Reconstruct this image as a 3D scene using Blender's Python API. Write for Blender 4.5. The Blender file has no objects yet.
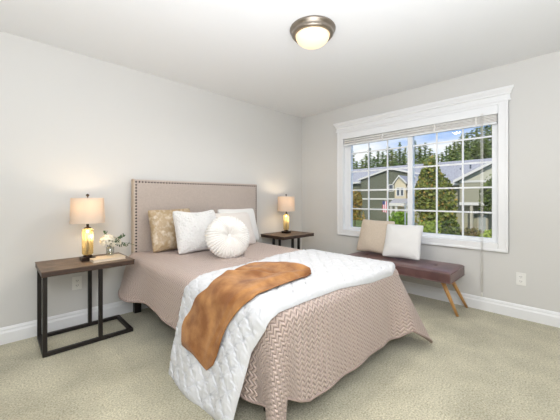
import bpy, math, random
from mathutils import Vector, Matrix, Euler
from mathutils import noise as mnoise
PI = math.pi
random.seed(7)
SC = bpy.context.scene
COL = SC.collection

# ------------------------------------------------------------------ camera
CAM = (-3.556, -3.140, 1.14)
cd = bpy.data.cameras.new('camera'); cam = bpy.data.objects.new('camera', cd); COL.objects.link(cam)
cam.location = CAM
cam.rotation_euler = (PI/2, 0, math.atan2(-0.6976, 0.7165))
cd.sensor_width = 36; cd.lens = 291/560*36
cd.shift_y = -12/560
cd.clip_start = 0.05; cd.clip_end = 500
SC.camera = cam
# ------------------------------------------------------------------ view
SC.view_settings.view_transform = 'Standard'
SC.view_settings.look = 'None'
SC.view_settings.gamma = 1
SC.view_settings.exposure = 0.17
SC.view_settings.use_curve_mapping = False
# ------------------------------------------------------------------ sky
w = bpy.data.worlds.new('sky'); SC.world = w; w.use_nodes = True
nt = w.node_tree; nt.nodes.clear()
def nd(nt, t, **k):
    n = nt.nodes.new(t)
    for a, b in k.items():
        if a in n.inputs.keys(): n.inputs[a].default_value = b
        else: setattr(n, a, b)
    return n
tc = nd(nt, 'ShaderNodeTexCoord'); sep = nd(nt, 'ShaderNodeSeparateXYZ')
nt.links.new(tc.outputs['Generated'], sep.inputs[0])
ramp = nd(nt, 'ShaderNodeValToRGB')
ramp.color_ramp.elements[0].position = 0.0; ramp.color_ramp.elements[0].color = (0.40, 0.64, 0.98, 1)
ramp.color_ramp.elements[1].position = 0.45; ramp.color_ramp.elements[1].color = (0.08, 0.26, 0.80, 1)
nt.links.new(sep.outputs['Z'], ramp.inputs[0])
mp = nd(nt, 'ShaderNodeMapping'); mp.inputs['Scale'].default_value = (1, 1, 3.2); mp.inputs['Location'].default_value = (0.35, 0.1, 0.0)
nt.links.new(tc.outputs['Generated'], mp.inputs[0])
ns = nd(nt, 'ShaderNodeTexNoise'); ns.inputs['Scale'].default_value = 2.6; ns.inputs['Detail'].default_value = 7; ns.inputs['Roughness'].default_value = 0.55
nt.links.new(mp.outputs[0], ns.inputs['Vector'])
# more cloud towards the north-east (left of the window), clearer to the south-east
ma = nd(nt, 'ShaderNodeMath', operation='MULTIPLY_ADD'); ma.inputs[1].default_value = 0.75; 
nt.links.new(sep.outputs['Y'], ma.inputs[0]); nt.links.new(ns.outputs['Fac'], ma.inputs[2])
cr = nd(nt, 'ShaderNodeValToRGB'); cr.color_ramp.elements[0].position = 0.64; cr.color_ramp.elements[1].position = 0.86
nt.links.new(ma.outputs[0], cr.inputs[0])
mx = nd(nt, 'ShaderNodeMixRGB'); mx.inputs[2].default_value = (0.98, 0.99, 1.0, 1)
nt.links.new(cr.outputs[0], mx.inputs[0]); nt.links.new(ramp.outputs[0], mx.inputs[1])
bg = nd(nt, 'ShaderNodeBackground'); bg.inputs['Strength'].default_value = 1.0
nt.links.new(mx.outputs[0], bg.inputs[0])
wo = nd(nt, 'ShaderNodeOutputWorld'); nt.links.new(bg.outputs[0], wo.inputs[0])
# ------------------------------------------------------------------ lights
def light(name, typ, loc, energy, color=(1, 1, 1), rot=(0, 0, 0), **k):
    l = bpy.data.lights.new(name, typ); l.energy = energy; l.color = color
    for a, b in k.items(): setattr(l, a, b)
    o = bpy.data.objects.new(name, l); COL.objects.link(o); o.location = loc; o.rotation_euler = rot
    return o
# afternoon sun from behind the house (never enters the window)
light('sun', 'SUN', (0, 0, 30), 3.3, (1.0, 0.95, 0.86), (math.radians(18), math.radians(-52), 0), angle=0.01)
# added unseen fill: one area lamp aimed at the ceiling, one into the room
light('bounce_fill', 'AREA', (-3.3, -3.2, 0.95), 72, (0.875, 0.914, 1.0), (PI, 0, 0), shape='RECTANGLE', size=2.2, size_y=2.2)
light('soft_fill', 'AREA', (-4.0, -3.8, 2.1), 32, (0.875, 0.914, 1.0), (math.radians(62), 0, math.radians(-45)), shape='RECTANGLE', size=1.5, size_y=0.8)

# ================================================================== helpers
R_ = math.radians
def tag(o, label=None, cat=None, group=None, kind=None):
    if label: o['label'] = label
    if cat: o['category'] = cat
    if group: o['group'] = group
    if kind: o['kind'] = kind
    return o
def empty(name, loc=(0, 0, 0), rot=(0, 0, 0), label=None, cat=None, group=None, kind=None):
    o = bpy.data.objects.new(name, None); COL.objects.link(o); o.location = loc; o.rotation_euler = rot
    o.empty_display_size = 0.1
    return tag(o, label, cat, group, kind)
class MB:
    def __init__(s): s.v = []; s.f = []; s.uv = None
    def box(s, x0, x1, y0, y1, z0, z1):
        n = len(s.v)
        s.v += [(x0,y0,z0),(x1,y0,z0),(x1,y1,z0),(x0,y1,z0),(x0,y0,z1),(x1,y0,z1),(x1,y1,z1),(x0,y1,z1)]
        s.f += [tuple(n+i for i in q) for q in ((0,3,2,1),(4,5,6,7),(0,1,5,4),(1,2,6,5),(2,3,7,6),(3,0,4,7))]
        return s
    def tube(s, p0, p1, r0, r1=None, n=12, cap=True):
        r1 = r0 if r1 is None else r1
        p0 = Vector(p0); p1 = Vector(p1); d = (p1-p0).normalized()
        u = d.orthogonal().normalized(); v = d.cross(u); k = len(s.v)
        for p, r in ((p0, r0), (p1, r1)):
            for i in range(n):
                a = 2*PI*i/n; s.v.append(tuple(p + u*math.cos(a)*r + v*math.sin(a)*r))
        for i in range(n):
            j = (i+1) % n; s.f.append((k+i, k+j, k+n+j, k+n+i))
        if cap: s.f.append(tuple(k+i for i in range(n))[::-1]); s.f.append(tuple(k+n+i for i in range(n)))
        return s
    def lathe(s, prof, c=(0, 0, 0), n=32, amp=None):
        k = len(s.v)
        for r, z in prof:
            for i in range(n):
                a = 2*PI*i/n; rr = r if amp is None else r*(1+amp(a, z))
                s.v.append((c[0]+rr*math.cos(a), c[1]+rr*math.sin(a), c[2]+z))
        for m in range(len(prof)-1):
            for i in range(n):
                j = (i+1) % n
                s.f.append((k+m*n+i, k+m*n+j, k+(m+1)*n+j, k+(m+1)*n+i))
        return s
    def prism(s, poly, z0, z1, axis='z'):
        """poly: list of 2D points; extruded along axis"""
        k = len(s.v); n = len(poly)
        for h in (z0, z1):
            for a, b in poly:
                s.v.append({'z': (a, b, h), 'x': (h, a, b), 'y': (a, h, b)}[axis])
        s.f.append(tuple(range(k, k+n))[::-1]); s.f.append(tuple(range(k+n, k+2*n)))
        for i in range(n):
            j = (i+1) % n; s.f.append((k+i, k+j, k+n+j, k+n+i))
        return s
    def grid(s, rows, close=False):
        k = len(s.v); m = len(rows[0])
        for r in rows: s.v += [tuple(p) for p in r]
        for i in range(len(rows)-1):
            for j in range(m-1 + (1 if close else 0)):
                jj = (j+1) % m
                s.f.append((k+i*m+j, k+i*m+jj, k+(i+1)*m+jj, k+(i+1)*m+j))
        return s
    def ball(s, c, r, n=10, sz=1.0):
        prof = [(r*math.sin(PI*i/n)+1e-5, -r*sz*math.cos(PI*i/n)) for i in range(n+1)]
        return s.lathe(prof, c, n=max(8, n+4))
    def quad(s, c, ax, ay):
        k = len(s.v); c = Vector(c)
        s.v += [tuple(c-ax-ay), tuple(c+ax-ay), tuple(c+ax+ay), tuple(c-ax+ay)]; s.f.append((k, k+1, k+2, k+3)); return s
    def build(s, name, mat, parent=None, smooth=False, bevel=0, seg=2, fix=True):
        me = bpy.data.meshes.new(name)
        off = Vector((0, 0, 0))
        me.from_pydata([tuple(Vector(v)-off) for v in s.v], [], s.f)
        if s.uv:
            uvl = me.uv_layers.new(name='UVMap')
            for lp in me.loops: uvl.data[lp.index].uv = s.uv[lp.vertex_index]
        if fix:
            import bmesh
            bm = bmesh.new(); bm.from_mesh(me); bmesh.ops.recalc_face_normals(bm, faces=bm.faces); bm.to_mesh(me); bm.free()
        me.materials.append(mat)
        if smooth: me.polygons.foreach_set('use_smooth', [True]*len(me.polygons))
        me.update()
        o = bpy.data.objects.new(name, me); COL.objects.link(o)
        if parent: o.parent = parent
        if bevel:
            b = o.modifiers.new('bevel', 'BEVEL'); b.width = bevel; b.segments = seg; b.limit_method = 'ANGLE'; b.angle_limit = 0.6
            b.harden_normals = False
        return o
def kids(o): return [c for c in COL.objects if c.parent == o]
def copy_tree(o, parent=None):
    ch = kids(o)
    c = o.copy(); COL.objects.link(c); c.parent = parent
    for x in ch: copy_tree(x, c)
    return c
def setloc(root):
    """parts were built in room coordinates: pull them back under their root's own place"""
    L = root.matrix_basis.to_translation()
    for c in kids(root):
        c.location = Vector(c.location) - L
def smoothstep(a, b, x):
    t = max(0, min(1, (x-a)/(b-a))); return t*t*(3-2*t)
def interp(pts, x):
    if x <= pts[0][0]: return pts[0][1]
    for (a, b), (c, d) in zip(pts, pts[1:]):
        if x <= c: return b+(d-b)*(x-a)/(c-a)
    return pts[-1][1]

# ------------------------------------------------------------------ materials
def srgb(r, g, b):
    f = lambda c: ((c/255+0.055)/1.055)**2.4 if c > 10 else c/255/12.92
    return (f(r), f(g), f(b), 1)
def mat(name, col, rough=0.6, metal=0.0, col2=None, scale=8, detail=4, contrast=(0.35, 0.65), bump=0, bscale=60, bdist=0.002, coord='Object', spec=0.5, sheen=0, stretch=None, aniso=None):
    m = bpy.data.materials.new(name); m.use_nodes = True; n = m.node_tree; b = n.nodes['Principled BSDF']
    b.inputs['Base Color'].default_value = col; b.inputs['Roughness'].default_value = rough; b.inputs['Metallic'].default_value = metal
    b.inputs['Specular IOR Level'].default_value = spec
    if sheen: b.inputs['Sheen Weight'].default_value = sheen
    t = nd(n, 'ShaderNodeTexCoord'); src = t.outputs[coord]
    if stretch:
        q = nd(n, 'ShaderNodeMapping'); q.inputs['Scale'].default_value = stretch; n.links.new(src, q.inputs[0]); src = q.outputs[0]
    if col2:
        x = nd(n, 'ShaderNodeTexNoise'); x.inputs['Scale'].default_value = scale; x.inputs['Detail'].default_value = detail
        n.links.new(src, x.inputs['Vector'])
        r = nd(n, 'ShaderNodeValToRGB'); r.color_ramp.elements[0].position = contrast[0]; r.color_ramp.elements[1].position = contrast[1]
        r.color_ramp.elements[0].color = col; r.color_ramp.elements[1].color = col2
        n.links.new(x.outputs['Fac'], r.inputs[0]); n.links.new(r.outputs[0], b.inputs['Base Color'])
    if bump:
        x = nd(n, 'ShaderNodeTexNoise'); x.inputs['Scale'].default_value = bscale; x.inputs['Detail'].default_value = 3
        n.links.new(src, x.inputs['Vector'])
        k = nd(n, 'ShaderNodeBump'); k.inputs['Strength'].default_value = bump; k.inputs['Distance'].default_value = bdist
        n.links.new(x.outputs['Fac'], k.inputs['Height']); n.links.new(k.outputs[0], b.inputs['Normal'])
    return m
M = {}
M['wall'] = mat('wall_paint', srgb(217, 215, 210), 0.85, bump=0.12, bscale=140, spec=0.2)
M['ceiling'] = mat('ceiling_paint', srgb(240, 240, 239), 0.9, bump=0.12, bscale=120, spec=0.1)
M['trim'] = mat('white_trim_paint', srgb(240, 240, 239), 0.4)
M['vinyl'] = mat('white_vinyl', srgb(242, 243, 243), 0.35)
M['blind'] = mat('blind_slats', srgb(226, 222, 215), 0.5, col2=srgb(238, 236, 231), scale=30, stretch=(1, 1, 6))
M['plastic'] = mat('white_plastic', srgb(240, 238, 232), 0.35)
M['slot'] = mat('dark_slot', srgb(40, 38, 36), 0.6)
M['black_metal'] = mat('black_metal', srgb(38, 33, 30), 0.45, metal=0.3, bump=0.1, bscale=200)
M['wood'] = mat('weathered_wood', srgb(74, 58, 46), 0.5, col2=srgb(140, 118, 98), scale=9, detail=6, contrast=(0.3, 0.72), stretch=(1.2, 10, 10), bump=0.25, bscale=20)
M['wood_edge'] = mat('wood_edge', srgb(52, 38, 30), 0.5, col2=srgb(78, 58, 46), scale=9, stretch=(1.2, 10, 10))
M['oak'] = mat('light_oak', srgb(196, 143, 82), 0.4, col2=srgb(216, 166, 104), scale=12, stretch=(6, 6, 0.6))
M['headboard'] = mat('taupe_linen', srgb(184, 170, 159), 0.9, col2=srgb(192, 178, 167), scale=90, bump=0.5, bscale=420, sheen=0.3)
M['headboard_edge'] = mat('linen_border', srgb(198, 182, 164), 0.9, bump=0.4, bscale=420)
M['nail'] = mat('bronze_nail', srgb(44, 32, 26), 0.4, metal=0.4)
M['mattress'] = mat('mattress_cloth', srgb(230, 228, 224), 0.9)
M['dark_cloth'] = mat('dark_cloth', srgb(40, 36, 34), 0.9)
M['bronze'] = mat('dark_bronze', srgb(48, 36, 30), 0.35, metal=0.7)
M['book'] = mat('cream_cover', srgb(222, 203, 176), 0.6)
M['page'] = mat('paper_pages', srgb(240, 226, 205), 0.8, col2=srgb(214, 196, 170), scale=120, stretch=(0.2, 0.2, 8))
M['leather'] = mat('brown_leather', srgb(92, 64, 61), 0.34, col2=srgb(118, 86, 82), scale=7, bump=0.2, bscale=60, bdist=0.003, spec=0.9)
M['beige_linen'] = mat('beige_linen', srgb(204, 188, 168), 0.95, col2=srgb(212, 197, 178), scale=80, bump=0.4, bscale=300)
M['white_linen'] = mat('white_linen', srgb(232, 230, 226), 0.95, bump=0.4, bscale=260)
M['ivory'] = mat('ivory_velvet', srgb(232, 224, 215), 0.8, bump=0.3, bscale=120, sheen=0.4)
M['white_cotton'] = mat('white_cotton', srgb(238, 236, 231), 0.9, bump=0.3, bscale=160, sheen=0.2)
M['pleat'] = mat('cream_velvet', srgb(236, 232, 225), 0.75, bump=0.15, bscale=90, sheen=0.5)
M['fluffy'] = mat('fluffy_fur', srgb(240, 238, 234), 0.95, bump=1.0, bscale=70, bdist=0.012, sheen=0.5)
M['throw'] = mat('rust_plush', srgb(136, 84, 38), 0.8, col2=srgb(188, 134, 78), scale=9, detail=6, contrast=(0.36, 0.66), bump=0.6, bscale=200, bdist=0.004, sheen=0.12)
M['nickel'] = mat('brushed_nickel', srgb(150, 140, 128), 0.28, metal=0.9)
M['gold_cloth'] = mat('gold_brocade', srgb(182, 156, 118), 0.42, col2=srgb(222, 208, 184), scale=22, detail=6, contrast=(0.46, 0.70), bump=1.0, bscale=34, bdist=0.010, spec=0.9)
M['petal'] = mat('cream_petal', srgb(246, 240, 222), 0.7)
M['leaf'] = mat('eucalyptus_leaf', srgb(60, 90, 54), 0.6, col2=srgb(98, 124, 84), scale=20)

def emis(m, col, s):
    b = m.node_tree.nodes['Principled BSDF']; b.inputs['Emission Color'].default_value = col; b.inputs['Emission Strength'].default_value = s
# carpet
def carpet_mat():
    m = bpy.data.materials.new('beige_carpet'); m.use_nodes = True; n = m.node_tree; b = n.nodes['Principled BSDF']
    b.inputs['Roughness'].default_value = 1.0; b.inputs['Specular IOR Level'].default_value = 0.1; b.inputs['Sheen Weight'].default_value = 0.25
    t = nd(n, 'ShaderNodeTexCoord')
    a = nd(n, 'ShaderNodeTexNoise'); a.inputs['Scale'].default_value = 105; a.inputs['Detail'].default_value = 4; a.inputs['Roughness'].default_value = 0.7
    c = nd(n, 'ShaderNodeTexNoise'); c.inputs['Scale'].default_value = 3.4; c.inputs['Detail'].default_value = 4
    for x in (a, c): n.links.new(t.outputs['Object'], x.inputs['Vector'])
    r = nd(n, 'ShaderNodeValToRGB'); r.color_ramp.elements[0].position = 0.3; r.color_ramp.elements[1].position = 0.68
    r.color_ramp.elements[0].color = srgb(142, 135, 108); r.color_ramp.elements[1].color = srgb(224, 217, 190)
    n.links.new(a.outputs['Fac'], r.inputs[0])
    q = nd(n, 'ShaderNodeValToRGB'); q.color_ramp.elements[0].position = 0.35; q.color_ramp.elements[1].position = 0.65
    q.color_ramp.elements[0].color = (0.84, 0.84, 0.82, 1); q.color_ramp.elements[1].color = (1.12, 1.12, 1.12, 1)
    n.links.new(c.outputs['Fac'], q.inputs[0])
    mm = nd(n, 'ShaderNodeMixRGB', blend_type='MULTIPLY'); mm.inputs[0].default_value = 1
    n.links.new(r.outputs[0], mm.inputs[1]); n.links.new(q.outputs[0], mm.inputs[2]); n.links.new(mm.outputs[0], b.inputs['Base Color'])
    k = nd(n, 'ShaderNodeBump'); k.inputs['Strength'].default_value = 0.8; k.inputs['Distance'].default_value = 0.008
    n.links.new(a.outputs['Fac'], k.inputs['Height']); n.links.new(k.outputs[0], b.inputs['Normal'])
    return m
M['carpet'] = carpet_mat()
# quilted chevron bedspread: zigzag rows from the fabric's own UV (metres)
def quilt_mat():
    m = bpy.data.materials.new('chevron_quilt'); m.use_nodes = True; n = m.node_tree; b = n.nodes['Principled BSDF']
    b.inputs['Roughness'].default_value = 0.45; b.inputs['Sheen Weight'].default_value = 0.2; b.inputs['Specular IOR Level'].default_value = 0.55
    t = nd(n, 'ShaderNodeTexCoord'); s = nd(n, 'ShaderNodeSeparateXYZ'); n.links.new(t.outputs['UV'], s.inputs[0])
    def mth(op, a, bb=None, c=None):
        x = nd(n, 'ShaderNodeMath', operation=op)
        for i, v in enumerate((a, bb, c)):
            if v is None: continue
            if isinstance(v, (int, float)): x.inputs[i].default_value = v
            else: n.links.new(v, x.inputs[i])
        return x.outputs[0]
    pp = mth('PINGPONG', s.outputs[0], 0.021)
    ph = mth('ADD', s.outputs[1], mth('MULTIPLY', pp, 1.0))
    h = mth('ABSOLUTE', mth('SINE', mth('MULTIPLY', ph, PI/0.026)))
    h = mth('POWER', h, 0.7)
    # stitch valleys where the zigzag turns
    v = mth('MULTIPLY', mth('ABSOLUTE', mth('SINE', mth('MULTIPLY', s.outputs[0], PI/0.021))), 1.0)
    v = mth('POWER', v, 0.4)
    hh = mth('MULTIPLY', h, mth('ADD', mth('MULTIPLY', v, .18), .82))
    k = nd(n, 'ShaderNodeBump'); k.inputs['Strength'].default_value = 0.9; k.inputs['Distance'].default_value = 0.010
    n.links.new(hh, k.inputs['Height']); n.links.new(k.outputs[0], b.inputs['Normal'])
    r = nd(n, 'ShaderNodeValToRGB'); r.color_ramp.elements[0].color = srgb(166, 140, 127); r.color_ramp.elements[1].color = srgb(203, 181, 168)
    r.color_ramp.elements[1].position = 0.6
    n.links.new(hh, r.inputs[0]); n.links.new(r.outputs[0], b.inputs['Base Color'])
    return m
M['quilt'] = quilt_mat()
M['quilt_hem'] = mat('quilt_hem_cloth', srgb(170, 150, 140), 0.8)
M['comforter'] = mat('white_comforter_cloth', srgb(216, 216, 216), 0.85, bump=0.35, bscale=45, bdist=0.004, sheen=0.2)
# lamp shade: thin fabric that lets the bulb through
def shade_mat():
    m = bpy.data.materials.new('lamp_shade_fabric'); m.use_nodes = True; n = m.node_tree; n.nodes.remove(n.nodes['Principled BSDF'])
    o = n.nodes['Material Output']
    d = nd(n, 'ShaderNodeBsdfDiffuse'); d.inputs[0].default_value = srgb(226, 218, 205)
    t = nd(n, 'ShaderNodeBsdfTranslucent'); t.inputs[0].default_value = srgb(238, 216, 186)
    x = nd(n, 'ShaderNodeMixShader'); x.inputs[0].default_value = 0.25
    n.links.new(d.outputs[0], x.inputs[1]); n.links.new(t.outputs[0], x.inputs[2]); n.links.new(x.outputs[0], o.inputs[0])
    return m
M['shade'] = shade_mat()
def glass_mat(name, col, gl=0.08, rough=0.02, emi=0, transl=0.0):
    m = bpy.data.materials.new(name); m.use_nodes = True; n = m.node_tree; n.nodes.remove(n.nodes['Principled BSDF'])
    o = n.nodes['Material Output']
    t = nd(n, 'ShaderNodeBsdfTransparent'); t.inputs[0].default_value = col
    g = nd(n, 'ShaderNodeBsdfGlossy'); g.inputs['Roughness'].default_value = rough
    x = nd(n, 'ShaderNodeMixShader'); x.inputs[0].default_value = gl
    n.links.new(t.outputs[0], x.inputs[1]); n.links.new(g.outputs[0], x.inputs[2]); out = x
    if transl:
        e = nd(n, 'ShaderNodeBsdfTranslucent'); e.inputs[0].default_value = col
        y = nd(n, 'ShaderNodeMixShader'); y.inputs[0].default_value = transl
        n.links.new(x.outputs[0], y.inputs[1]); n.links.new(e.outputs[0], y.inputs[2]); out = y
    n.links.new(out.outputs[0], o.inputs[0])
    return m
M['pane'] = glass_mat('window_glass', (0.97, 0.98, 0.98, 1), 0.03)
M['vase'] = glass_mat('clear_glass', (0.93, 0.95, 0.94, 1), 0.22, 0.03)
M['amber'] = glass_mat('mercury_glass', (1.0, 0.86, 0.55, 1), 0.12, 0.12, transl=0.28)
M['dome'] = mat('frosted_dome', srgb(205, 196, 178), 0.35); emis(M['dome'], srgb(255, 226, 176), 0.75)
M['bulb'] = mat('lit_bulb', srgb(255, 240, 210), 0.4); emis(M['bulb'], srgb(255, 214, 150), 14)

# ================================================================== room shell
XW, YW, H = -4.7, -4.6, 2.44        # far side and rear of the room
WY0, WY1, WZ0, WZ1 = -2.60, -0.775, 0.68, 2.075   # window opening in the wall
def structure(name, mb, m, **k):
    o = mb.build(name, m, **k); o['kind'] = 'structure'; return o
structure('floor', MB().box(XW-.1, 0.12, YW-.1, 0.12, -0.1, 0), M['carpet'])
structure('ceiling', MB().box(XW-.1, 0.12, YW-.1, 0.12, H, H+0.1), M['ceiling'])
structure('wall_left', MB().box(XW-.1, 0.12, 0, 0.12, 0, H), M['wall'])
structure('wall_right', MB().box(0, .12, YW, WY0, 0, H).box(0, .12, WY1, 0, 0, H).box(0, .12, WY0, WY1, 0, WZ0).box(0, .12, WY0, WY1, WZ1, H), M['wall'])
structure('wall_rear', MB().box(XW-.1, 0.12, YW-.1, YW, 0, H), M['wall'])
structure('wall_side', MB().box(XW-.1, XW, YW, 0, 0, H), M['wall'])
# baseboards: stepped profile
def base_prof(t): return [(0, 0), (t, 0), (t, 0.085), (t*0.62, 0.100), (t*0.62, 0.112), (t*0.30, 0.126), (0, 0.130)]
structure('baseboard_left', MB().prism([(-a, b) for a, b in base_prof(0.018)], XW, -0.018, 'x'), M['trim'])
structure('baseboard_right', MB().prism([(-a, b) for a, b in base_prof(0.018)], YW, 0, 'y'), M['trim'])

# ------------------------------------------------------------------ window
win = empty('window_1', (0, -1.69, 0.61), kind='structure')
b = MB()
b.box(-0.018, 0, -2.665, -2.585, 0.61, 2.095).box(-0.018, 0, -0.79, -0.695, 0.61, 2.095)
b.box(-0.018, 0, -2.585, -0.79, 0.61, 0.69).box(-0.018, 0, -2.585, -0.79, 2.06, 2.095)
b.box(-0.026, 0, -2.665, -2.645, 0.61, 2.095).box(-0.026, 0, -0.715, -0.695, 0.61, 2.095).box(-0.026, 0, -2.645, -0.715, 0.61, 0.632)
b.build('casing', M['trim'], win, bevel=0.003)
# crown head: fascia, bead and flared cap
prof = [(0, 2.085), (-0.024, 2.085), (-0.024, 2.10), (-0.016, 2.104), (-0.016, 2.145), (-0.028, 2.152), (-0.028, 2.165), (-0.05, 2.195), (-0.05, 2.215), (0, 2.215)]
b = MB(); n0 = 0
for i, y in enumerate((-2.665, -0.695)):
    s = -1 if i == 0 else 1
    for x, z in prof: b.v.append((x, y + s*(abs(x)*0.9), z))
n = len(prof)
b.f = [tuple(range(n)), tuple(range(2*n-1, n-1, -1))] + [(i, (i+1) % n, n+(i+1) % n, n+i) for i in range(n)]
b.build('head_crown', M['trim'], win)
# jamb lining of the opening
b = MB(); t = 0.012
b.box(-0.016, .119, WY0, WY0+t, WZ0, WZ1).box(-0.016, .119, WY1-t, WY1, WZ0, WZ1).box(-0.016, .119, WY0+t, WY1-t, WZ0, WZ0+t).box(-0.016, .119, WY0+t, WY1-t, WZ1-t, WZ1)
b.build('jamb_lining', M['vinyl'], win)
GZ0, GZ1 = 0.73, 2.03
b = MB()
b.box(.045, .10, WY0+t, -2.524, WZ0+t, WZ1-t).box(.045, .10, -.882, WY1-t, WZ0+t, WZ1-t)
b.box(.045, .10, -2.524, -.882, WZ0+t, GZ0).box(.045, .10, -2.524, -.882, GZ1, WZ1-t)
b.box(.035, .10, -1.741, -1.681, GZ0, GZ1)
b.box(.030, .045, WY0+t, WY0+.032, WZ0+t, WZ1-t)
b.build('frame', M['vinyl'], win, bevel=0.003)
for y0, y1 in ((-2.524, -1.741), (-1.681, -.882)):
    b = MB(); dy = (y1-y0)/3
    for k in (1, 2): b.box(.060, .072, y0+dy*k-.0085, y0+dy*k+.0085, GZ0, GZ1)
    for k in range(1, 5):
        z = GZ0+(GZ1-GZ0)*k/5; b.box(.061, .071, y0, y1, z-.0085, z+.0085)
    b.build('muntin_grid', M['vinyl'], win)
    MB().box(.064, .068, y0, y1, GZ0, GZ1).build('pane', M['pane'], win)
setloc(win)
# ------------------------------------------------------------------ blind
bl = empty('window_blind', (0.012, -1.69, 2.06), label='raised white horizontal slat blind gathered at the top of the window', cat='blind')
MB().box(-0.010, 0.034, -2.583, -0.792, 2.010, 2.060).build('headrail', M['vinyl'], bl, bevel=0.003)
MB().box(-0.028, -0.018, -2.586, -0.789, 1.972, 2.057).build('valance', M['vinyl'], bl, bevel=0.003)
b = MB()
for k in range(6):
    z = 1.984-k*0.0148; dr_ = .003*(k % 3)
    n_ = len(b.v); zl = z-.006*(k % 2)      # the stack hangs a little unevenly
    b.box(-0.008-dr_*.6, 0.032, -2.572, -0.803, z-.0100, z)
    for q in (2, 3, 6, 7):
        p = b.v[n_+q]; b.v[n_+q] = (p[0], p[1], p[2]-.004*(k % 2))
b.build('slat_stack', M['blind'], bl)
MB().box(-0.009, 0.035, -2.574, -0.800, 1.880, 1.897).build('bottom_rail', M['vinyl'], bl, bevel=0.003)
for y in (-2.40, -2.0, -1.38, -0.98):
    MB().box(-0.011, -0.0092, y-.007, y+.007, 1.88, 2.004).build('ladder_tape', M['blind'], bl)
# pull cord runs down in front of the sill and almost to the floor
b = MB().tube((-0.034, -2.462, 0.175), (-0.034, -2.462, 1.99), 0.0026, n=6)
b.tube((-0.034, -2.448, 0.20), (-0.034, -2.448, 1.99), 0.0025, n=6).tube((-0.034, -2.455, 1.99), (-0.01, -2.455, 2.02), .003, n=6)
cord = b.build('pull_cord', M['plastic'], bl, smooth=True)
MB().lathe([(0.001, 0), (.010, .002), (.008, .03), (.0035, .045)], (-0.034, -2.455, 0.14), 10).build('cord_tassel', M['plastic'], cord, smooth=True)
setloc(bl)

# ------------------------------------------------------------------ outlets
def outlet(x, y, z, face, label):
    e = empty('wall_outlet', (x, y, z), (0, 0, face), label, 'outlet')
    MB().box(-.036, .036, -.006, -.0005, -.058, .058).build('cover_plate', M['plastic'], e, bevel=0.002)
    for s in (-1, 1):
        r = MB().box(-.017, .017, -.009, -.0062, s*.021-.014, s*.021+.014).build('receptacle', M['plastic'], e, bevel=0.002)
        q = MB()
        for dx in (-.007, .007): q.box(dx-.0015, dx+.0015, -.0096, -.0091, s*.021-.002, s*.021+.008)
        q.box(-.002, .002, -.0096, -.0091, s*.021-.010, s*.021-.006)
        q.build('slot', M['slot'], r)
outlet(0, -2.758, 0.373, -PI/2, 'white double socket on the pale wall beneath the window corner')
outlet(-3.04, 0, 0.378, 0, 'white double socket on the wall behind the end table')

# ------------------------------------------------------------------ ceiling light
cl = empty('ceiling_light', (-1.814, -1.7095, 2.44), label='flush round ceiling light with nickel rim and glowing frosted dome', cat='ceiling light')
MB().lathe([(0.001, 0), (.172, 0), (.176, -.008), (.172, -.018), (.160, -.024), (.155, -.036), (.160, -.046), (.150, -.056), (.132, -.058), (.128, -.045), (.10, -.03)], n=48).build('rim', M['nickel'], cl, smooth=True)
prof = [(.130*math.cos(a), -.052-.082*math.sin(a)) for a in [i*PI/2/14 for i in range(15)]]
prof[-1] = (0.0005, prof[-1][1])
MB().lathe(prof, n=40).build('glass_dome', M['dome'], cl, smooth=True)
light('ceiling_bulb', 'SPOT', (-1.814, -1.7095, 2.285), 40, (1.0, 0.97, 0.93), shadow_soft_size=0.08, spot_size=R_(172), spot_blend=0.5)

# ================================================================== bed
XL, XR, TOP, RR = -2.65, -1.24, .60, .07
FOOT, HEAD = -2.17, -0.10
bed = empty('bed', (-1.9, -1.1, 0), label='queen bed with tall taupe nailhead headboard standing against the wall', cat='bed')
hb = MB().box(-2.592, -1.022, -0.095, -0.02, 0.30, 1.325).build('headboard', M['headboard'], bed, bevel=0.012, seg=3)
MB().box(-2.596, -2.584, -0.0965, -0.022, 0.30, 1.329).build('border_welt', M['headboard_edge'], hb, bevel=0.008)
b = MB().box(-2.60, -1.05, -.09, -.03, .30, .32)
for x in (-2.58, -1.13): MB().box(x, x+.06, -.085, -.03, 0, .299).build('headboard_leg', M['black_metal'], bed)
# nailheads along top and both sides
pts = []
sp = 0.030
xs0, xs1, zt = -2.570, -1.042, 1.300
nn = int((xs1-xs0)/sp)
for i in range(nn+1): pts.append((xs0+(xs1-xs0)*i/nn, zt))
for i in range(1, 25):
    pts.append((xs0, zt-i*sp))
for i in range(1, 21): pts.append((xs1, zt-i*sp))
pts.sort(key=lambda p: p[0]*1.0)
nprof = [(0.0086*math.cos(a)+1e-5, .0060*math.sin(a)) for a in [i*PI/2/4 for i in range(5)]]
nm = MB(); nm.lathe(nprof, n=10)
nail0 = nm.build('nailhead', M['nail'], hb, smooth=True)
nail0.rotation_euler = (PI/2, 0, 0); nail0.location = (pts[0][0], -.0952, pts[0][1])
for p in pts[1:100]:
    c = nail0.copy(); COL.objects.link(c); c.location = (p[0], -.0952, p[1])
rest = MB()
for p in pts[100:]:
    k = len(rest.v); rest.v += [(p[0]+v[0], -.0952-v[2], p[1]+v[1]) for v in nm.v]; rest.f += [tuple(k+i for i in f) for f in nm.f]
if rest.v:
    o = rest.build('nailhead_row', M['nail'], hb, smooth=True); o['kind'] = 'stuff'
MB().box(XL+.05, XR-.05, FOOT+.05, HEAD-.002, .36, .585).build('mattress', M['mattress'], bed, bevel=0.03, seg=3)
MB().box(XL+.07, XR-.07, FOOT+.08, HEAD-.01, .17, .355).build('box_spring', M['dark_cloth'], bed, bevel=0.01)
MB().box(XL+.09, XR-.09, FOOT+.12, HEAD-.01, .14, .168).build('bed_frame', M['black_metal'], bed)
for x in (XL+.12, XR-.17):
    for y in (FOOT+.16, -1.15):
        MB().box(x, x+.05, y, y+.05, 0, .139).build('leg', M['black_metal'], bed)
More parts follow.
